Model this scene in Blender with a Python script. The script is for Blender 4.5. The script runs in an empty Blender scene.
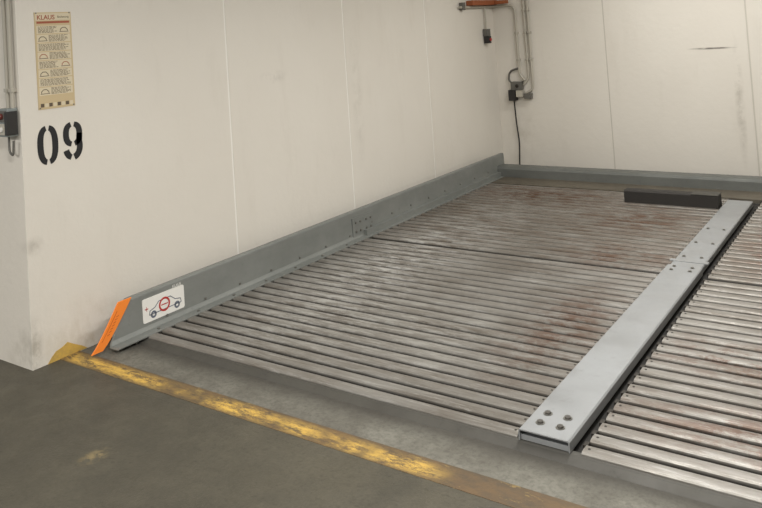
import bpy, bmesh, math, random
from mathutils import Vector, Matrix
random.seed(4)
S=bpy.context.scene
COL=S.collection
# ---------------------------------------------------------------- helpers
def link(o,parent=None):
    COL.objects.link(o)
    if parent: o.parent=parent
    return o
def empty(name,loc=(0,0,0)):
    o=bpy.data.objects.new(name,None); o.empty_display_size=.1
    return link(o)
class MB:
    """mesh builder with several materials"""
    def __init__(s): s.v=[];s.f=[];s.m=[];s.mats=[]
    def mi(s,mat):
        if mat not in s.mats: s.mats.append(mat)
        return s.mats.index(mat)
    def add(s,vs,fs,mat):
        n=len(s.v); i=s.mi(mat); s.v+= [tuple(v) for v in vs]
        for f in fs: s.f.append([a+n for a in f]); s.m.append(i)
    def box(s,a,b,mat):
        x0,y0,z0=a;x1,y1,z1=b
        s.add([(x0,y0,z0),(x1,y0,z0),(x1,y1,z0),(x0,y1,z0),(x0,y0,z1),(x1,y0,z1),(x1,y1,z1),(x0,y1,z1)],
              [(0,3,2,1),(4,5,6,7),(0,1,5,4),(1,2,6,5),(2,3,7,6),(3,0,4,7)],mat)
    def prism(s,poly,axis,t0,t1,mat):
        def P(p,t):
            if axis=='x': return (t,p[0],p[1])
            if axis=='y': return (p[0],t,p[1])
            return (p[0],p[1],t)
        n=len(poly)
        vs=[P(p,t0) for p in poly]+[P(p,t1) for p in poly]
        fs=[list(range(n))[::-1],list(range(n,2*n))]
        fs+=[[i,(i+1)%n,n+(i+1)%n,n+i] for i in range(n)]
        s.add(vs,fs,mat)
    def sheet(s,poly,axis,t0,t1,mat):
        def P(p,t):
            if axis=='x': return (t,p[0],p[1])
            return (p[0],t,p[1])
        n=len(poly)
        s.add([P(p,t0) for p in poly]+[P(p,t1) for p in poly],
              [[i,i+1,n+i+1,n+i] for i in range(n-1)],mat)
    def cyl(s,c,axis,r,t0,t1,mat,n=12,r1=None):
        r1=r if r1 is None else r1
        vs=[]
        for t,rr in((t0,r),(t1,r1)):
            for k in range(n):
                a=2*math.pi*k/n; u,v=rr*math.cos(a),rr*math.sin(a)
                if axis=='x': vs.append((t,c[0]+u,c[1]+v))
                elif axis=='y': vs.append((c[0]+u,t,c[1]+v))
                else: vs.append((c[0]+u,c[1]+v,t))
        fs=[list(range(n))[::-1],list(range(n,2*n))]+[[i,(i+1)%n,n+(i+1)%n,n+i] for i in range(n)]
        s.add(vs,fs,mat)
    def obj(s,name,parent=None,bevel=0,smooth=False,solid=0):
        me=bpy.data.meshes.new(name); me.from_pydata(s.v,[],s.f)
        for m in s.mats: me.materials.append(m)
        for p,i in zip(me.polygons,s.m): p.material_index=i
        bm=bmesh.new(); bm.from_mesh(me); bmesh.ops.recalc_face_normals(bm,faces=bm.faces); bm.to_mesh(me); bm.free()
        if smooth:
            for p in me.polygons: p.use_smooth=True
        o=link(bpy.data.objects.new(name,me),parent)
        if solid:
            m=o.modifiers.new('solid','SOLIDIFY'); m.thickness=solid; m.offset=-1
        if bevel:
            m=o.modifiers.new('bev','BEVEL'); m.width=bevel; m.segments=2; m.limit_method='ANGLE'
        return o
def tube(name,pts,r,mat,parent=None,fillet=.05):
    pts=[Vector(p) for p in pts]; out=[pts[0]]
    for i in range(1,len(pts)-1):
        a,b,c=pts[i-1],pts[i],pts[i+1]
        f=min(fillet,(a-b).length*.45,(c-b).length*.45)
        p0=b+(a-b).normalized()*f; p1=b+(c-b).normalized()*f
        for k in range(7):
            t=k/6; out.append(p0*(1-t)**2+b*2*t*(1-t)+p1*t*t)
    out.append(pts[-1])
    cu=bpy.data.curves.new(name,'CURVE'); cu.dimensions='3D'; cu.bevel_depth=r; cu.bevel_resolution=4; cu.use_fill_caps=True
    sp=cu.splines.new('POLY'); sp.points.add(len(out)-1)
    for p,q in zip(sp.points,out): p.co=(q.x,q.y,q.z,1)
    cu.materials.append(mat)
    o=link(bpy.data.objects.new(name,cu),parent)
    return o
def text(name,body,size,mat,loc,wall='left',parent=None,align='LEFT',bold=0.0):
    cu=bpy.data.curves.new(name,'FONT'); cu.body=body; cu.size=size; cu.extrude=.0004; cu.align_x=align; cu.offset=bold
    cu.materials.append(mat)
    o=link(bpy.data.objects.new(name,cu),parent)
    M=Matrix(((0,0,1),(1,0,0),(0,1,0))).to_4x4()
    o.matrix_world=Matrix.Translation(loc)@M
    return o
# ---------------------------------------------------------------- materials
def srgb(r,g,b):
    f=lambda c:(c/255/12.92) if c<=10 else ((c/255+.055)/1.055)**2.4
    return (f(r),f(g),f(b),1)
class Mat:
    def __init__(s,name,col,rough=.6,metal=0.,spec=.5):
        s.m=bpy.data.materials.new(name); s.m.use_nodes=True
        s.nt=s.m.node_tree; s.N=s.nt.nodes; s.L=s.nt.links
        s.b=s.N['Principled BSDF']
        s.b.inputs['Roughness'].default_value=rough; s.b.inputs['Metallic'].default_value=metal
        s.b.inputs['Specular IOR Level'].default_value=spec
        s.b.inputs['Base Color'].default_value=col
        rgb=s.N.new('ShaderNodeRGB'); rgb.outputs[0].default_value=col; s.col=rgb.outputs[0]
        g=s.N.new('ShaderNodeNewGeometry'); s.pos=g.outputs['Position']; s.h=None
    def mapped(s,scale,off=(0,0,0)):
        mp=s.N.new('ShaderNodeMapping'); mp.inputs['Scale'].default_value=scale; mp.inputs['Location'].default_value=off
        s.L.new(s.pos,mp.inputs[0]); return mp.outputs[0]
    def noise(s,scale,detail=5,rough=.6,off=(0,0,0),lo=.4,hi=.6,dist=0):
        n=s.N.new('ShaderNodeTexNoise'); n.inputs['Scale'].default_value=1; n.inputs['Detail'].default_value=detail
        n.inputs['Roughness'].default_value=rough; n.inputs['Distortion'].default_value=dist
        s.L.new(s.mapped(scale,off),n.inputs['Vector'])
        r=s.N.new('ShaderNodeMapRange'); r.inputs[1].default_value=lo; r.inputs[2].default_value=hi
        s.L.new(n.outputs[0],r.inputs[0]); return r.outputs[0]
    def math(s,op,a,b):
        n=s.N.new('ShaderNodeMath'); n.operation=op
        for i,x in enumerate((a,b)):
            if isinstance(x,(int,float)): n.inputs[i].default_value=x
            else: s.L.new(x,n.inputs[i])
        return n.outputs[0]
    def mix(s,fac,col,amt=1.):
        f=s.math('MULTIPLY',fac,amt)
        n=s.N.new('ShaderNodeMix'); n.data_type='RGBA'
        s.L.new(f,n.inputs[0]); s.L.new(s.col,n.inputs[6])
        if isinstance(col,tuple): n.inputs[7].default_value=col
        else: s.L.new(col,n.inputs[7])
        s.col=n.outputs[2]; return s
    def spot(s,c,r,soft=.6):
        a=s.N.new('ShaderNodeVectorMath'); a.operation='SUBTRACT'; s.L.new(s.pos,a.inputs[0]); a.inputs[1].default_value=c
        b=s.N.new('ShaderNodeVectorMath'); b.operation='DIVIDE'; s.L.new(a.outputs[0],b.inputs[0]); b.inputs[1].default_value=r
        l=s.N.new('ShaderNodeVectorMath'); l.operation='LENGTH'; s.L.new(b.outputs[0],l.inputs[0])
        m=s.N.new('ShaderNodeMapRange'); m.inputs[1].default_value=1; m.inputs[2].default_value=1-soft
        s.L.new(l.outputs['Value'],m.inputs[0]); return m.outputs[0]
    def zmask(s,z0,z1,comp=2):
        x=s.N.new('ShaderNodeSeparateXYZ'); s.L.new(s.pos,x.inputs[0])
        m=s.N.new('ShaderNodeMapRange'); m.inputs[1].default_value=z0; m.inputs[2].default_value=z1
        s.L.new(x.outputs[comp],m.inputs[0]); return m.outputs[0]
    def bump(s,fac,strength=.3,dist=.005):
        b=s.N.new('ShaderNodeBump'); b.inputs['Strength'].default_value=strength; b.inputs['Distance'].default_value=dist
        s.L.new(fac,b.inputs['Height']); s.L.new(b.outputs[0],s.b.inputs['Normal']); return s
    def rough(s,fac,a,b):
        r=s.N.new('ShaderNodeMapRange'); r.inputs[3].default_value=a; r.inputs[4].default_value=b
        s.L.new(fac,r.inputs[0]); s.L.new(r.outputs[0],s.b.inputs['Roughness']); return s
    def done(s):
        s.L.new(s.col,s.b.inputs['Base Color']); return s.m
def simple(name,col,rough=.6,metal=0.): return Mat(name,col,rough,metal).done()

# painted wall
w=Mat('wall_paint',srgb(220,215,205),.5,0,.35)
w.mix(w.noise((.5,.5,.35),4,.6),srgb(212,206,195),.5)
w.mix(w.noise((5,5,1.2),6,.7,lo=.55,hi=.8),srgb(198,191,178),.3)
w.mix(w.noise((22,22,9),6,.75,lo=.69,hi=.74,off=(3,1,2)),srgb(150,142,128),.3)
n=w.noise((9,9,7),6,.7,lo=.42,hi=.66)
w.mix(w.math('MULTIPLY',w.spot((-3.95,2.6,-.05),(.5,.45,.35),.9),n),srgb(172,160,134),.55)
w.mix(w.math('MULTIPLY',w.spot((-3.95,2.28,.05),(.3,.05,.25),.8),n),srgb(100,92,76),.5)
w.mix(w.math('MULTIPLY',w.spot((-3.95,2.30,.62),(.3,.06,.06),.8),n),srgb(120,112,98),.4)
w.mix(w.math('MULTIPLY',w.spot((-3.95,4.22,1.35),(.3,.16,.07),.8),n),srgb(130,125,118),.35)
w.mix(w.math('MULTIPLY',w.spot((-3.95,5.25,1.1),(.3,.1,.7),.8),n),srgb(170,163,150),.3)
w.mix(w.math('MULTIPLY',w.spot((-1.63,7.93,1.255),(.24,.3,.012),.6),w.noise((6,6,30),3,.6,lo=.3,hi=.5)),srgb(70,64,56),.8)
w.mix(w.math('MULTIPLY',w.spot((-1.42,7.93,.75),(.05,.3,.7),.9),n),srgb(140,132,118),.55)
w.mix(w.math('MULTIPLY',w.spot((-3.7,7.93,.35),(.3,.3,.4),.9),n),srgb(160,150,130),.3)
w.bump(w.noise((14,14,14),5,.6,lo=.2,hi=.8),.25,.006)
M_wall=w.done()
M_joint=simple('joint_sealant',srgb(234,231,224),.6)
M_jointd=simple('joint_grey_sealant',srgb(196,191,180),.8)
# floor
f=Mat('garage_floor_coating',srgb(78,74,63),.5,0,.35)
f.mix(f.noise((.9,.9,.9),5,.6),srgb(66,63,54),.7)
f.mix(f.noise((4,4,4),8,.75,lo=.45,hi=.7),srgb(94,89,76),.4)
f.mix(f.noise((2,2,2),6,.7,lo=.5,hi=.65,off=(9,2,0)),srgb(58,56,49),.4)
f.mix(f.noise((60,60,60),4,.8,lo=.5,hi=.7),srgb(50,47,39),.5)
ns=f.noise((18,18,18),5,.7,lo=.45,hi=.56)
for c,r in(((-1.93,1.86,0),(.05,.08,.2)),((-2.02,1.68,0),(.09,.04,.2)),((-1.50,1.95,0),(.14,.04,.2)),((-2.12,1.66,0),(.04,.05,.2)),((-2.9,1.9,0),(.06,.08,.2)),((-1.5,1.75,0),(.08,.04,.2))):
    f.mix(f.math('MULTIPLY',f.spot(c,r,.7),ns),srgb(136,120,84),.65)
f.rough(f.noise((3,3,3),6,.7,lo=.35,hi=.65),.4,.7)
f.bump(f.noise((90,90,90),4,.7,lo=.2,hi=.8),.4,.003)
M_floor=f.done()
# curb concrete
c=Mat('curb_concrete',srgb(114,112,103),.8,0,.3)
c.mix(c.noise((3,3,3),6,.7),srgb(90,87,79),.8)
c.mix(c.noise((40,40,40),5,.8,lo=.45,hi=.65),srgb(68,65,59),.5)
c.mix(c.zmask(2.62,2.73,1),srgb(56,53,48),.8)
c.bump(c.noise((50,50,50),5,.7,lo=.2,hi=.8),.4,.004)
M_conc=c.done()
# yellow worn paint on rusty steel
y=Mat('worn_yellow_paint',srgb(98,80,58),.65,0,.3)
y.mix(y.noise((6,14,6),7,.75,lo=.4,hi=.6),srgb(76,68,56),.85)
fall=y.zmask(-1.5,-1.7,0)
band=y.math('MULTIPLY',y.zmask(2.405,2.44,1),y.zmask(2.525,2.48,1))
big=y.noise((2.6,1.6,1.6),3,.6,lo=.42,hi=.54,off=(.2,0,0))
big=y.math('MAXIMUM',big,y.spot((-3.75,2.46,0),(.5,.5,1),.4))
pn=y.noise((7,24,8),8,.9,lo=.42,hi=.54)
y.mix(y.math('MULTIPLY',y.math('MULTIPLY',pn,fall),y.math('MULTIPLY',band,y.math('MAXIMUM',big,.22))),srgb(208,170,82),.92)
y.mix(y.math('MULTIPLY',y.noise((30,50,20),6,.8,lo=.5,hi=.6,off=(3,3,3)),fall),srgb(110,92,62),.4)
pn2=y.noise((9,22,8),8,.75,lo=.58,hi=.64,off=(5,2,1))
y.mix(y.math('MULTIPLY',pn2,y.zmask(-.8,-1.4,0)),srgb(160,136,80),.5)
y.bump(y.noise((60,60,60),4,.7,lo=.2,hi=.8),.4,.003)
M_yel=y.done()
ys_=Mat('yellow_splash_paint',srgb(200,166,84),.65,0,.3)
ys_.mix(ys_.noise((14,14,14),7,.8,lo=.42,hi=.6),srgb(160,136,84),.6)
M_spl=ys_.done()
# deck
d=Mat('galvanised_deck',srgb(138,135,129),.42,.4,.5)
d.mix(d.noise((1.1,1.1,1),5,.65,lo=.38,hi=.62),srgb(112,107,99),.7)
d.mix(d.noise((1.6,14,1),6,.7,lo=.48,hi=.68),srgb(92,83,72),.7)
d.mix(d.noise((3,40,4),6,.8,lo=.54,hi=.68,off=(7,3,0)),srgb(176,174,169),.7)
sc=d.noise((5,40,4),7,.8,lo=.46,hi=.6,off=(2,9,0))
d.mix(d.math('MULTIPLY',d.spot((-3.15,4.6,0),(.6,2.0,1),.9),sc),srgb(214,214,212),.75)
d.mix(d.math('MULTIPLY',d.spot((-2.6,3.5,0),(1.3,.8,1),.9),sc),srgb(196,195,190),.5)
d.mix(d.math('MULTIPLY',d.zmask(4.6,5.4,1),d.noise((2.5,9,3),7,.8,lo=.44,hi=.62,off=(8,1,0))),srgb(92,74,58),.6)
rn=d.noise((5,12,4),8,.8,lo=.45,hi=.56,off=(4,4,0))
for cc,r in(((-3.0,6.75,0),(1.0,.5,1)),((-.8,3.85,0),(.6,.3,1)),((-.6,3.2,0),(.8,.3,1)),((-.85,5.7,0),(.4,.9,1)),((-1.9,6.2,0),(.7,.6,1)),((-1.75,5.2,0),(.5,.4,1)),((-1.65,3.9,0),(.35,.9,1))):
    d.mix(d.math('MULTIPLY',d.spot(cc,r,.9),rn),srgb(88,60,42),.85)
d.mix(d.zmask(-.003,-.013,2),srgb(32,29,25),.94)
d.rough(d.noise((4,20,4),6,.7,lo=.35,hi=.65),.34,.55)
M_deck=d.done()
def steel(name,base,dark,rough=.5,metal=.3,amt=.6):
    m=Mat(name,base,rough,metal)
    m.mix(m.noise((1.5,1.5,3),6,.7,lo=.4,hi=.65),dark,amt)
    m.mix(m.noise((18,18,18),6,.75,lo=.58,hi=.7),dark,.6)
    m.rough(m.noise((5,5,5),5,.6,lo=.35,hi=.65),rough-.08,rough+.15)
    return m.done()
M_rail=steel('side_rail_steel',srgb(134,136,132),srgb(114,117,113),.5,.3)
M_beam=steel('rear_beam_steel',srgb(112,114,110),srgb(94,96,92),.55,.3)
M_center=steel('centre_rail_paint',srgb(150,152,153),srgb(132,133,132),.42,.3,.5)
M_plate=steel('rear_plate_steel',srgb(98,92,80),srgb(72,66,56),.6,.2)
M_lip=steel('front_lip_steel',srgb(72,70,64),srgb(52,50,46),.6,.1)
M_bolt=simple('zinc_bolt',srgb(120,118,112),.4,.6)
M_boltd=simple('dark_bolt',srgb(52,48,42),.6,.4)
M_boltm=simple('worn_bolt',srgb(92,89,84),.45,.5)
M_black=simple('black_rubber',srgb(42,39,36),.7)
M_dark=simple('pit_dark',srgb(34,32,29),.9)
M_ink=simple('black_stencil_paint',srgb(24,24,26),.6)
M_or=simple('orange_marker',srgb(240,134,48),.45)
M_or2=simple('orange_marker_print',srgb(190,90,30),.45)
M_white=simple('sticker_white',srgb(226,224,218),.4)
M_red=simple('sticker_red',srgb(176,52,48),.4)
M_redd=simple('button_dark_red',srgb(110,52,44),.4)
M_grey=simple('sticker_grey',srgb(100,106,118),.4)
M_paper=simple('notice_paper',srgb(198,178,140),.55)
M_paper2=simple('notice_panel',srgb(212,200,172),.55)
M_pr=simple('notice_print',srgb(92,78,62),.6)
M_prr=simple('notice_header_red',srgb(160,84,58),.6)
M_pvc=simple('grey_pvc',srgb(176,171,158),.45)
M_pvcd=simple('dark_pvc',srgb(96,94,88),.5)
M_boxg=simple('switch_box_grey',srgb(130,136,134),.45)
M_cable=simple('black_cable',srgb(36,34,32),.5)
M_brown=simple('brown_duct',srgb(150,84,48),.6)
M_ceil=simple('ceiling_paint',srgb(206,203,196),.8)

# ---------------------------------------------------------------- room shell
XW=-3.95; YB=7.93; YE=2.255; ZG=-.02; ZC=2.85; XR=1.45
def wall_x(name,joints,y0,y1,x0,x1,inner,z0,z1):
    b=MB(); ys=[y0]+joints+[y1]; g=.007
    for i in range(len(ys)-1):
        a=ys[i]+(g if i else 0); e=ys[i+1]-(g if i<len(ys)-2 else 0)
        b.box((x0,a,z0),(x1,e,z1),M_wall)
    for j in joints:
        b.box((x0+(.002 if inner<0 else 0),j-g-.0005,z0),(x1-(.002 if inner>0 else 0),j+g+.0005,z1),M_joint)
    return b.obj(name,bevel=.0015)
wall_x('wall_left',[3.77,5.12,6.44],YE,YB+.2,XW-.35,XW,1,-.6,ZC)
wall_x('wall_right',[3.77,5.12,6.44],YE,YB+.2,XR,XR+.35,-1,-.6,ZC)
b=MB(); xs=[XW,-2.675,-1.305,.03,XR]; g=.007
for i in range(4):
    b.box((xs[i]+(g if i else 0),YB,-.6),(xs[i+1]-(g if i<3 else 0),YB+.3,ZC),M_wall)
for j in xs[1:4]: b.box((j-g-.0005,YB+.002,-.6),(j+g+.0005,YB+.3,ZC),M_jointd)
b.obj('wall_back',bevel=.0015)
b=MB(); b.box((-8,YE,-.6),(XW-.352,YE+.3,ZC),M_wall); b.obj('wall_lane')
b=MB(); b.box((-8,-5,-.12),(8,2.36,ZG),M_floor)
b.obj('floor')
b=MB(); b.box((XW-.01,2.2,-.9),(XR+.01,YB+.1,-.6),M_dark); b.obj('pit_floor')
b=MB(); b.box((-8,-5,ZC),(8,8.3,ZC+.2),M_ceil); b.obj('ceiling')
b=MB(); b.box((-8,-5.2,-.1),(8,-5,ZC),M_wall); b.obj('wall_opposite')
b=MB(); b.box((XW,2.3605,-.12),(XR,2.4095,ZG),M_floor); b.obj('trim_floor_edge')
b=MB(); b.box((XW,2.41,ZG-.05),(XR,2.53,ZG+.002),M_yel)
b.obj('trim_yellow_edge',bevel=.0015)
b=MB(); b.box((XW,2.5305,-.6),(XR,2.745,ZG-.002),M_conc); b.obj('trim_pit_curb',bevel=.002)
b=MB()
pts=[(2.34,-.02),(2.58,-.02),(2.545,.005),(2.50,.03),(2.46,.055),(2.43,.04),(2.39,.03),(2.365,.01)]
b.prism(pts,'x',XW,XW+.002,M_spl); b.obj('trim_yellow_splash')

# ---------------------------------------------------------------- platform
plat=empty('parking_lift_platform')
X0,X1=-3.70,-1.425
X2,X3=-1.16,1.20
Y0,YS,Y1=2.80,4.98,7.12
PITCH=.094
def profile(y0,y1,pitch=PITCH):
    n=round((y1-y0)/pitch); p=(y1-y0)/n; out=[]
    for i in range(n):
        a=y0+i*p
        out+= [(a,-.022),(a+p*.06,-.005),(a+p*.10,-.001),(a+p*.16,.0003),(a+p*.38,.0012),(a+p*.58,.0003),(a+p*.64,-.001),(a+p*.68,-.005),(a+p*.74,-.022)]
    out.append((y1,-.022)); return out
for nm,(xa,xb) in {'deck_left':(X0,X1),'deck_right':(X2,X3)}.items():
    b=MB()
    for (ya,yb) in ((Y0,YS-.014),(YS+.014,Y1)):
        b.sheet(profile(ya,yb),'x',xa,xb,M_deck)
    o=b.obj(nm,plat,solid=.003)
# understructure
b=MB()
b.box((X0+.02,Y0+.02,-.10),(X0+.08,Y1,-.0265),M_dark); b.box((X1-.08,Y0+.02,-.10),(X1-.02,Y1,-.0265),M_dark)
b.box((X2+.02,Y0+.02,-.10),(X2+.08,Y1,-.0265),M_dark); b.box((X3-.08,Y0+.02,-.10),(X3-.02,Y1,-.0265),M_dark)
b.box((X0,Y0+.03,-.05),(X1,Y1,-.0275),M_dark); b.box((X2,Y0+.03,-.05),(X3,Y1,-.0275),M_dark)
b.box((X1+.005,Y0+.0,-.09),(X2-.005,Y1,-.03),M_dark)
b.obj('under_frame',plat)
# front lip, one continuous folded strip
b=MB()
b.prism([(Y0+.02,-.008),(Y0-.006,-.008),(Y0-.012,-.012),(Y0-.05,-.026),(Y0-.05,-.06),(Y0+.02,-.06)],'x',X0-.04,X3,M_lip)
b.obj('front_lip',plat,bevel=.003)
# rear plate + rear beam
b=MB()
b.box((X0-.1,Y1+.004,-.03),(X3+.1,7.45,.004),M_plate)
b.obj('rear_plate',plat,bevel=.003)
b=MB()
b.prism([(7.42,-.02),(7.42,.085),(7.43,.108),(7.46,.114),(7.56,.114),(7.56,-.02)],'x',X0-.1,X3+.1,M_beam)
b.obj('rear_beam',plat,bevel=.003)
# wheel stop
b=MB()
b.prism([(6.70,.0),(6.70,.102),(6.72,.110),(6.80,.110),(6.84,.09),(6.84,0)],'x',-2.20,-1.43,M_black)
b.box((-1.64,6.695,.106),(-1.425,6.83,.114),M_lip)
b.obj('wheel_stop',plat,bevel=.003)
# side rails
def side_rail(nm,xr,s):
    b=MB()
    f=lambda x,z:(xr+s*x,z)
    prof=[f(-.035,.205),f(-.03,.222),f(0.0,.222),f(.004,.21),f(.010,.03),f(.02,.008),f(.085,.006),f(.085,0.0),f(.012,.0),f(.002,.015),f(-.006,.20),f(-.012,.214),f(-.028,.214)]
    n=len(prof); vs=[]
    for k,(x,z) in enumerate(prof): vs.append((x,2.60+max(0,z)/.222*.14,z))
    for k,(x,z) in enumerate(prof): vs.append((x,7.60,z))
    fs=[list(range(n))[::-1],list(range(n,2*n))]+[[i,(i+1)%n,n+(i+1)%n,n+i] for i in range(n)]
    b.add(vs,fs,M_rail)
    xa,xb=sorted((xr+s*.0055,xr+s*.0145))
    b.box((xa,YS-.14,.02),(xb,YS+.14,.17),M_rail)
    xa,xb=sorted((xr+s*.006,xr+s*.05))
    b.box((xa,YS,.006),(xb,7.56,.05),M_rail)
    yy=2.9
    while yy<7.4:
        if yy<YS: 
            x=xr+s*.055; b.cyl((x,yy),'z',.009,.004,.013,M_bolt,6)
        t0,t1=(xr+s*.005,xr+s*.016) if s>0 else (xr-.016,xr-.005)
        b.cyl((yy+.1,.045 if yy<YS else .085),'x',.007,t0,t1,M_bolt,6)
        yy+=.30
    for dy in(-.1,-.04,.04,.1):
        for z in(.06,.13):
            t0,t1=sorted((xr+s*.008,xr+s*.022)); b.cyl((YS+dy,z),'x',.009,t0,t1,M_bolt,6)
    return b.obj(nm,plat)
XRAIL=-3.785
side_rail('side_rail_a',XRAIL,1)
side_rail('side_rail_b',1.285,-1)
# centre rail : low pressed channel, open ends with folded inner plate
b=MB()
cx0,cx1,cz=-1.412,-1.200,.038
def chan(ya,yb,z,x0,x1):
    b.prism([(x0-.0,-.006),(x0,z-.006),(x0+.006,z),(x1-.006,z),(x1,z-.006),(x1,-.006),(x1-.005,-.006),(x1-.005,z-.008),(x1-.009,z-.005),(x0+.009,z-.005),(x0+.005,z-.008),(x0+.005,-.006)],'y',ya,yb,M_center)
chan(2.79,YS+.06,cz,cx0,cx1)
chan(YS+.0,6.93,cz-.007,cx0+.008,cx1-.008)
b.box((cx0+.006,2.80,-.006),(cx1-.006,2.95,.014),M_center)
b.box((cx0-.012,YS+.16,cz-.010),(cx1+.012,YS+.20,cz-.004),M_center)
o=b.obj('centre_rail',plat)
b=MB()
for dx in(.06,.145):
    for yy in(2.87,2.95):
        b.cyl((cx0+dx,yy),'z',.019,cz,cz+.002,M_bolt,16); b.cyl((cx0+dx,yy),'z',.013,cz+.002,cz+.009,M_boltm,6)
for yy,z in((YS-.04,cz),(YS+.03,cz),(YS+.28,cz-.007),(YS+.62,cz-.007),(YS+1.0,cz-.007)):
    for dx in(.05,.16):
        b.cyl((cx0+dx,yy),'z',.013,z,z+.002,M_bolt,14); b.cyl((cx0+dx,yy),'z',.009,z+.002,z+.007,M_bolt,6)
b.obj('rail_bolts',plat)
b=MB()
for (ya,yb) in((Y0,YS-.014),(YS+.014,Y1)):
    n=round((yb-ya)/PITCH);p=(yb-ya)/n
    for i in range(n):
        yy=ya+(i+.37)*p
        for x in(X1-.02,X2+.02):
            b.cyl((x,yy),'z',.006,0,.005,M_boltd,6)
b.obj('deck_screws',plat)
b=MB()
for (ya,yb) in((Y0,YS-.014),(YS+.014,Y1)):
    n=round((yb-ya)/PITCH);p=(yb-ya)/n
    for i in range(n):
        yy=ya+(i+.87)*p
        b.box((X1-.004,yy-.016,-.03),(X1+.012,yy+.016,-.004),M_boltd)
        b.box((X2-.018,yy-.016,-.03),(X2,yy+.016,-.004),M_boltd)
b.obj('deck_clips',plat)

# orange end marker
mk=MB()
xo=XRAIL+.012
def strip(a0,a1,n=10,inset=0):
    L=[];R=[]
    for k in range(n+1):
        t=k/n; z=.004+.226*t
        yc0=2.482+.182*t**.85; yc1=2.552+.200*t**.85
        wd=yc1-yc0; L.append((yc0+wd*a0,z)); R.append((yc0+wd*a1,z))
    return L,R
L,R=strip(0,1)
mk.prism(L+R[::-1],'x',xo,xo+.008,M_or)
L,R=strip(.22,.28); L=L[2:-2];R=R[2:-2]
mk.prism(L+R[::-1],'x',xo+.008,xo+.0085,M_or2)
for k in range(7):
    t=.30+.06*k; z=.004+.226*t; yc=2.486+.182*t**.85+.038
    mk.prism([(yc-.008,z),(yc+.010,z+.003),(yc+.013,z+.008),(yc-.005,z+.005)],'x',xo+.008,xo+.0085,M_or2)
o=mk.obj('orange_end_marker',plat,bevel=.0015)
# car limit sticker on the rail
st=MB()
xs0=XRAIL+.0105
def rr(y0,y1,z0,z1,r=.012,n=4):
    out=[]
    for cy,cz_,a0 in((y1-r,z1-r,0),(y0+r,z1-r,90),(y0+r,z0+r,180),(y1-r,z0+r,270)):
        for k in range(n+1):
            a=math.radians(a0+90*k/n); out.append((cy+r*math.cos(a),cz_+r*math.sin(a)))
    return out
st.prism(rr(2.83,3.135,.048,.184),'x',xs0-.006,xs0,M_white)
car=[(2.875,.085),(2.88,.108),(2.915,.118),(2.945,.145),(3.03,.147),(3.065,.12),(3.105,.112),(3.11,.088)]
def stroke(b,pts,w,x,mat,t=.0006,closed=False):
    m=len(pts); rng=range(m if closed else m-1)
    for i in rng:
        a=Vector(pts[i]);c=Vector(pts[(i+1)%m]);dv=(c-a)
        if dv.length<1e-6: continue
        nrm=Vector((-dv.y,dv.x)).normalized()*w/2
        b.prism([tuple(a+nrm),tuple(c+nrm),tuple(c-nrm),tuple(a-nrm)],'x',x,x+t,mat)
stroke(st,car,.005,xs0,M_grey,closed=True)
def ring(b,cy,cz_,r0,r1,x,mat,n=28,t=.0006,a0=0,a1=360,sy=1):
    vs=[];fs=[]
    for k in range(n+1):
        a=math.radians(a0+(a1-a0)*k/n)
        for r in(r0,r1):
            for tt in(0,t): vs.append((x+tt,cy+sy*r*math.cos(a),cz_+r*math.sin(a)))
    for k in range(n):
        i=4*k;j=i+4
        fs+=[(i+1,i+3,j+3,j+1),(i,j,j+2,i+2),(i,i+1,j+1,j),(i+2,j+2,j+3,i+3)]
    b.add(vs,fs,mat)
for cy in(2.905,3.078): ring(st,cy,.082,.009,.021,xs0,M_grey)
ring(st,2.985,.115,.030,.041,xs0+.0008,M_red)
stroke(st,[(2.96,.115),(3.01,.115)],.006,xs0+.0008,M_red)
stroke(st,[(2.845,.125),(2.868,.125)],.006,xs0,M_red); stroke(st,[(2.857,.112),(2.857,.138)],.003,xs0,M_red)
st.obj('car_limit_sticker',plat)
text('rail_label','KLAUS',.022,M_white,(XRAIL+.009,3.05,.188),parent=plat)

# ---------------------------------------------------------------- stencil numerals 09
num=MB(); xn=XW+.0005
def half_ring(cy,cz_,ro_y,ro_z,ri_y,ri_z,a0,a1,n=16):
    vs=[];fs=[]
    for k in range(n+1):
        a=math.radians(a0+(a1-a0)*k/n)
        for ry,rz in((ri_y,ri_z),(ro_y,ro_z)):
            e=.82
            cc=math.copysign(abs(math.cos(a))**e,math.cos(a)); ss=math.copysign(abs(math.sin(a))**e,math.sin(a))
            for tt in(0,.001): vs.append((xn+tt,cy+ry*cc,cz_+rz*ss))
    for k in range(n):
        i=4*k;j=i+4
        fs+=[(i+1,i+3,j+3,j+1),(i,j,j+2,i+2),(i,i+1,j+1,j),(i+2,j+2,j+3,i+3)]
    fs+=[(0,2,3,1),(4*n,4*n+1,4*n+3,4*n+2)]
    num.add(vs,fs,M_ink)
zc=1.142; H=.107
cy=2.403
half_ring(cy,zc,.062,H,.026,H-.028,-82,82); half_ring(cy,zc,.062,H,.026,H-.028,98,262)
cy=2.556
half_ring(cy,zc+.038,.060,.069,.024,.042,-80,80); half_ring(cy,zc+.038,.060,.069,.024,.042,100,260)
def curve_strip(pts,ws):
    n=len(pts);vs=[];fs=[]
    for k in range(n):
        a=Vector(pts[max(0,k-1)]);c=Vector(pts[min(n-1,k+1)]);d_=(c-a).normalized();nr=Vector((-d_.y,d_.x))
        p=Vector(pts[k])
        for sgn in(-1,1):
            q=p+nr*sgn*ws[k]/2
            for tt in(0,.001): vs.append((xn+tt,q.x,q.y))
    for k in range(n-1):
        i=4*k;j=i+4
        fs+=[(i+1,i+3,j+3,j+1),(i,j,j+2,i+2),(i,i+1,j+1,j),(i+2,j+2,j+3,i+3)]
    num.add(vs,fs,M_ink)
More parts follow.
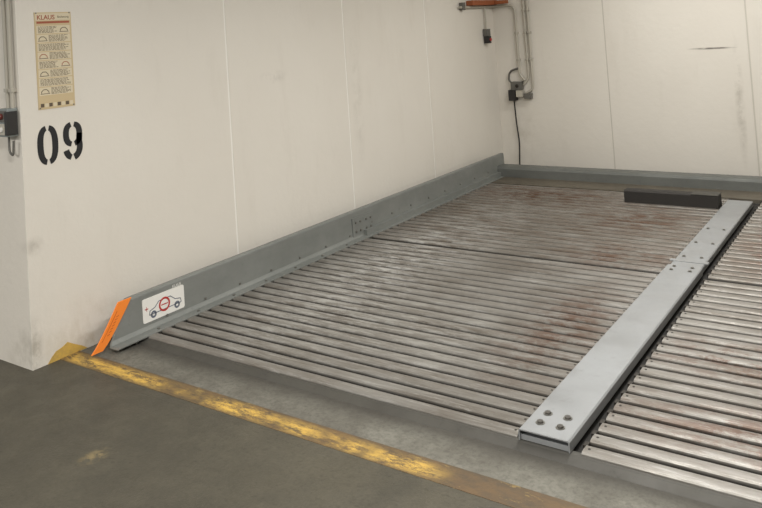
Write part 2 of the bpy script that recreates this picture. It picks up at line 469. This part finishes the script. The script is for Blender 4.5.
pts=[(cy+.0415,zc+.04)]+[(cy-.004+.0455*math.cos(math.radians(t)),zc-.03+.062*math.sin(math.radians(t))) for t in range(20,-81,-10)]
curve_strip(pts,[.037]*len(pts))
pts=[(cy-.004+.042*math.cos(math.radians(t)),zc-.032+.060*math.sin(math.radians(t))) for t in range(-104,-171,-10)]
curve_strip(pts,[.030,.032,.035,.036,.036,.036,.036])
num.obj('stencil_number_09')

# ---------------------------------------------------------------- notice poster
po=empty('operating_instructions_notice')
y0,y1,z0,z1=2.358,2.580,1.338,1.872
b=MB()
b.box((XW,y0,z0),(XW+.003,y1,z1),M_paper)
x=XW+.003
b.box((x,y0+.006,z1-.045),(x+.0004,y1-.006,z1-.006),M_paper2)
b.box((x,y0+.012,z1-.062),(x+.0006,y1-.012,z1-.05),M_prr)
z=z1-.075; rowh=.0485
for r in range(8):
    b.box((x,y0+.010,z-rowh+.005),(x+.0003,y1-.010,z),M_paper2)
    py0=y0+.016 if r%2 else y1-.075
    if r not in(2,6):
        b.box((x+.0003,py0,z-rowh+.012),(x+.0008,py0+.056,z-rowh+.0155),M_pr)
        stroke(b,[(py0+.006,z-rowh+.017),(py0+.006,z-rowh+.026),(py0+.018,z-.012),(py0+.036,z-.012),(py0+.048,z-rowh+.026),(py0+.05,z-rowh+.017)],.004,x+.0003,M_prr if r in(3,4) else M_pr)
        ty0,ty1=(y0+.08,y1-.018) if r%2 else (y0+.018,y1-.085)
    else: ty0,ty1=y0+.018,y1-.018
    for k in range(6):
        zz=z-.004-k*.0064
        yy=ty0
        end=ty1-random.random()*.03
        while yy<end:
            L_=random.uniform(.006,.02); b.box((x+.0003,yy,zz-.0030),(x+.0007,min(yy+L_,end),zz),M_pr); yy+=L_+.004
    z-=rowh
for k in range(8):
    b.box((x,y0+.014+k*.025,z0+.012),(x+.0005,y0+.034+k*.025,z0+.032),M_paper2 if k%2 else M_pr)
b.obj('notice_sheet',po)
text('notice_heading','KLAUS',.036,M_prr,(x+.0006,y0+.014,z1-.04),parent=po,bold=.0006)
text('notice_subheading','Bedienung',.017,M_pr,(x+.0006,y1-.085,z1-.032),parent=po)
for yy in(y0+.01,y1-.01):
    for zz in(z0+.008,z1-.004):
        bb=MB(); bb.cyl((yy,zz),'x',.004,x,x+.003,M_bolt,10); bb.obj('screw',po)

# ---------------------------------------------------------------- key switch at lane wall end
sw=empty('key_switch_box')
b=MB(); yb=YE
b.box((-4.065,yb-.06,1.215),(-3.972,yb-.002,1.365),M_boxg)
b.box((-4.06,yb-.066,1.225),(-3.98,yb-.06,1.285),M_pvc)
b.box((-4.06,yb-.066,1.295),(-3.98,yb-.06,1.355),M_pvcd)
b.cyl((-4.02,1.325),'y',.017,yb-.08,yb-.066,M_redd,14)
b.cyl((-4.02,1.255),'y',.013,yb-.075,yb-.066,M_white,14)
b.box((-3.985,yb-.072,1.225),(-3.960,yb-.01,1.35),M_cable)
b.obj('switch_housing',sw,bevel=.004)
tube('conduit_1',[(-3.985,yb-.02,1.355),(-3.985,yb-.02,2.84)],.010,M_pvc,sw)
tube('conduit_2',[(-4.03,yb-.02,1.355),(-4.03,yb-.02,2.84)],.010,M_pvc,sw)
tube('cable_tail',[(-4.02,yb-.03,1.215),(-4.02,yb-.03,1.13),(-3.985,yb-.03,1.11),(-3.975,yb-.03,1.19)],.006,M_pvcd,sw,.03)
b=MB()
for zz in(1.45,1.95,2.4):
    for xx in(-3.985,-4.03): b.box((xx-.013,yb-.034,zz),(xx+.013,yb-.0,zz+.02),M_pvc)
b.obj('conduit_clips',sw)

# ---------------------------------------------------------------- corner conduits on the back wall
cd=empty('electrical_conduit_run')
yb=YB-.03
tube('pipe_a',[(XW+.03,7.1,1.83),(XW+.03,yb,1.83),(-3.66,yb,1.83),(-3.66,yb,1.05),(-3.60,yb,.98)],.013,M_pvc,cd,.09)
tube('pipe_b',[(-3.555,yb,2.84),(-3.555,yb,1.0),(-3.62,yb,.93)],.012,M_pvc,cd,.07)
tube('pipe_c',[(-3.51,yb,2.84),(-3.51,yb,1.12),(-3.51,yb,.88),(-3.60,yb,.84)],.012,M_pvc,cd,.08)
tube('loop_left',[(-3.66,yb,1.12),(-3.78,yb,1.09),(-3.80,yb,.98),(-3.72,yb,.93)],.011,M_pvcd,cd,.06)
tube('black_drop_cable',[(-3.75,yb,.78),(-3.74,yb,.5),(-3.72,yb,.3),(-3.74,yb,.02)],.008,M_cable,cd,.1)
b=MB()
b.box((-3.76,YB-.075,.88),(-3.63,YB-.004,.97),M_pvcd)
b.box((-3.79,YB-.085,.76),(-3.71,YB-.004,.88),M_cable)
b.box((-3.70,YB-.08,.80),(-3.62,YB-.004,.875),M_pvc)
b.box((-3.61,YB-.07,.78),(-3.53,YB-.004,.84),M_pvcd)
b.cyl((-3.68,.925),'y',.02,YB-.09,YB-.075,M_boltd,12)
for zz in(1.2,1.5,1.75):
    for xx in(-3.66,-3.555,-3.51):
        if not(xx==-3.66 and zz>1.7): b.box((xx-.018,YB-.05,zz),(xx+.018,YB-.004,zz+.025),M_pvc)
b.obj('junction_boxes',cd,bevel=.004)
b=MB()
b.box((XW+.004,7.3,1.845),(XW+.09,7.88,1.90),M_brown)
b.box((XW+.09,7.80,1.85),(-3.72,7.88,1.89),M_brown)
b.box((XW+.004,7.14,1.80),(XW+.05,7.20,1.88),M_pvcd)
b.obj('brown_cable_duct',cd,bevel=.006)
se=MB()
se.box((XW+.004,7.64,1.50),(XW+.06,7.72,1.58),M_pvcd)
se.box((XW+.004,7.65,1.42),(XW+.07,7.71,1.50),M_cable)
se.cyl((7.68,1.46),'x',.018,XW+.07,XW+.085,M_red,12)
se.obj('emergency_sensor_box',cd,bevel=.004)
tube('sensor_cable',[(XW+.03,7.68,1.58),(XW+.03,7.68,1.83)],.009,M_pvc,cd)

# ---------------------------------------------------------------- lights (ceiling fluorescents)
M_h=simple('fixture_white',srgb(220,220,215),.5)
def area(name,loc,sx,sy,power,col=(1,.98,.945)):
    hb=MB(); hb.box((loc[0]-sx/2-.03,loc[1]-sy/2-.03,loc[2]+.02),(loc[0]+sx/2+.03,loc[1]+sy/2+.03,ZC),M_h)
    o=hb.obj(name,bevel=.01)
    l=bpy.data.lights.new('tube_light','AREA'); l.shape='RECTANGLE'; l.size=sx; l.size_y=sy; l.energy=power; l.color=col
    lo=bpy.data.objects.new('tube_light',l); link(lo,o); lo.location=loc
area('ceiling_fluorescent_lamp',(-0.8,1.0,2.74),2.4,.18,142)
area('ceiling_fluorescent_lamp',(-1.2,4.2,2.74),.18,2.4,90)
area('ceiling_fluorescent_lamp',(-1.4,6.6,2.74),2.2,.18,46)
area('ceiling_fluorescent_lamp',(-4.0,-1.5,2.74),2.4,.18,170)
wd=bpy.data.worlds.new('world'); S.world=wd; wd.use_nodes=True
wd.node_tree.nodes['Background'].inputs[0].default_value=(1,.98,.95,1); wd.node_tree.nodes['Background'].inputs[1].default_value=.5

# ---------------------------------------------------------------- camera
F=765.; PX,PY=381.,0.
Yv=Vector((912-PX,-6-PY,F)).normalized()
Xv=-Vector((-720-PX,104-PY,F)); Xv=(Xv-Yv*Xv.dot(Yv)).normalized()
Zv=Xv.cross(Yv)
if Zv.y>0: Zv=-Zv
R=Matrix(((Xv[0],-Xv[1],-Xv[2]),(Yv[0],-Yv[1],-Yv[2]),(Zv[0],-Zv[1],-Zv[2])))
cam=bpy.data.cameras.new('camera'); co=link(bpy.data.objects.new('camera',cam))
cam.sensor_width=36; cam.lens=36*F/762; cam.shift_y=-(254-PY)/762; cam.shift_x=0
co.matrix_world=Matrix.Translation((0,0,1.65))@R.to_4x4()
cam.clip_start=.05
S.camera=co
S.view_settings.view_transform='Standard'
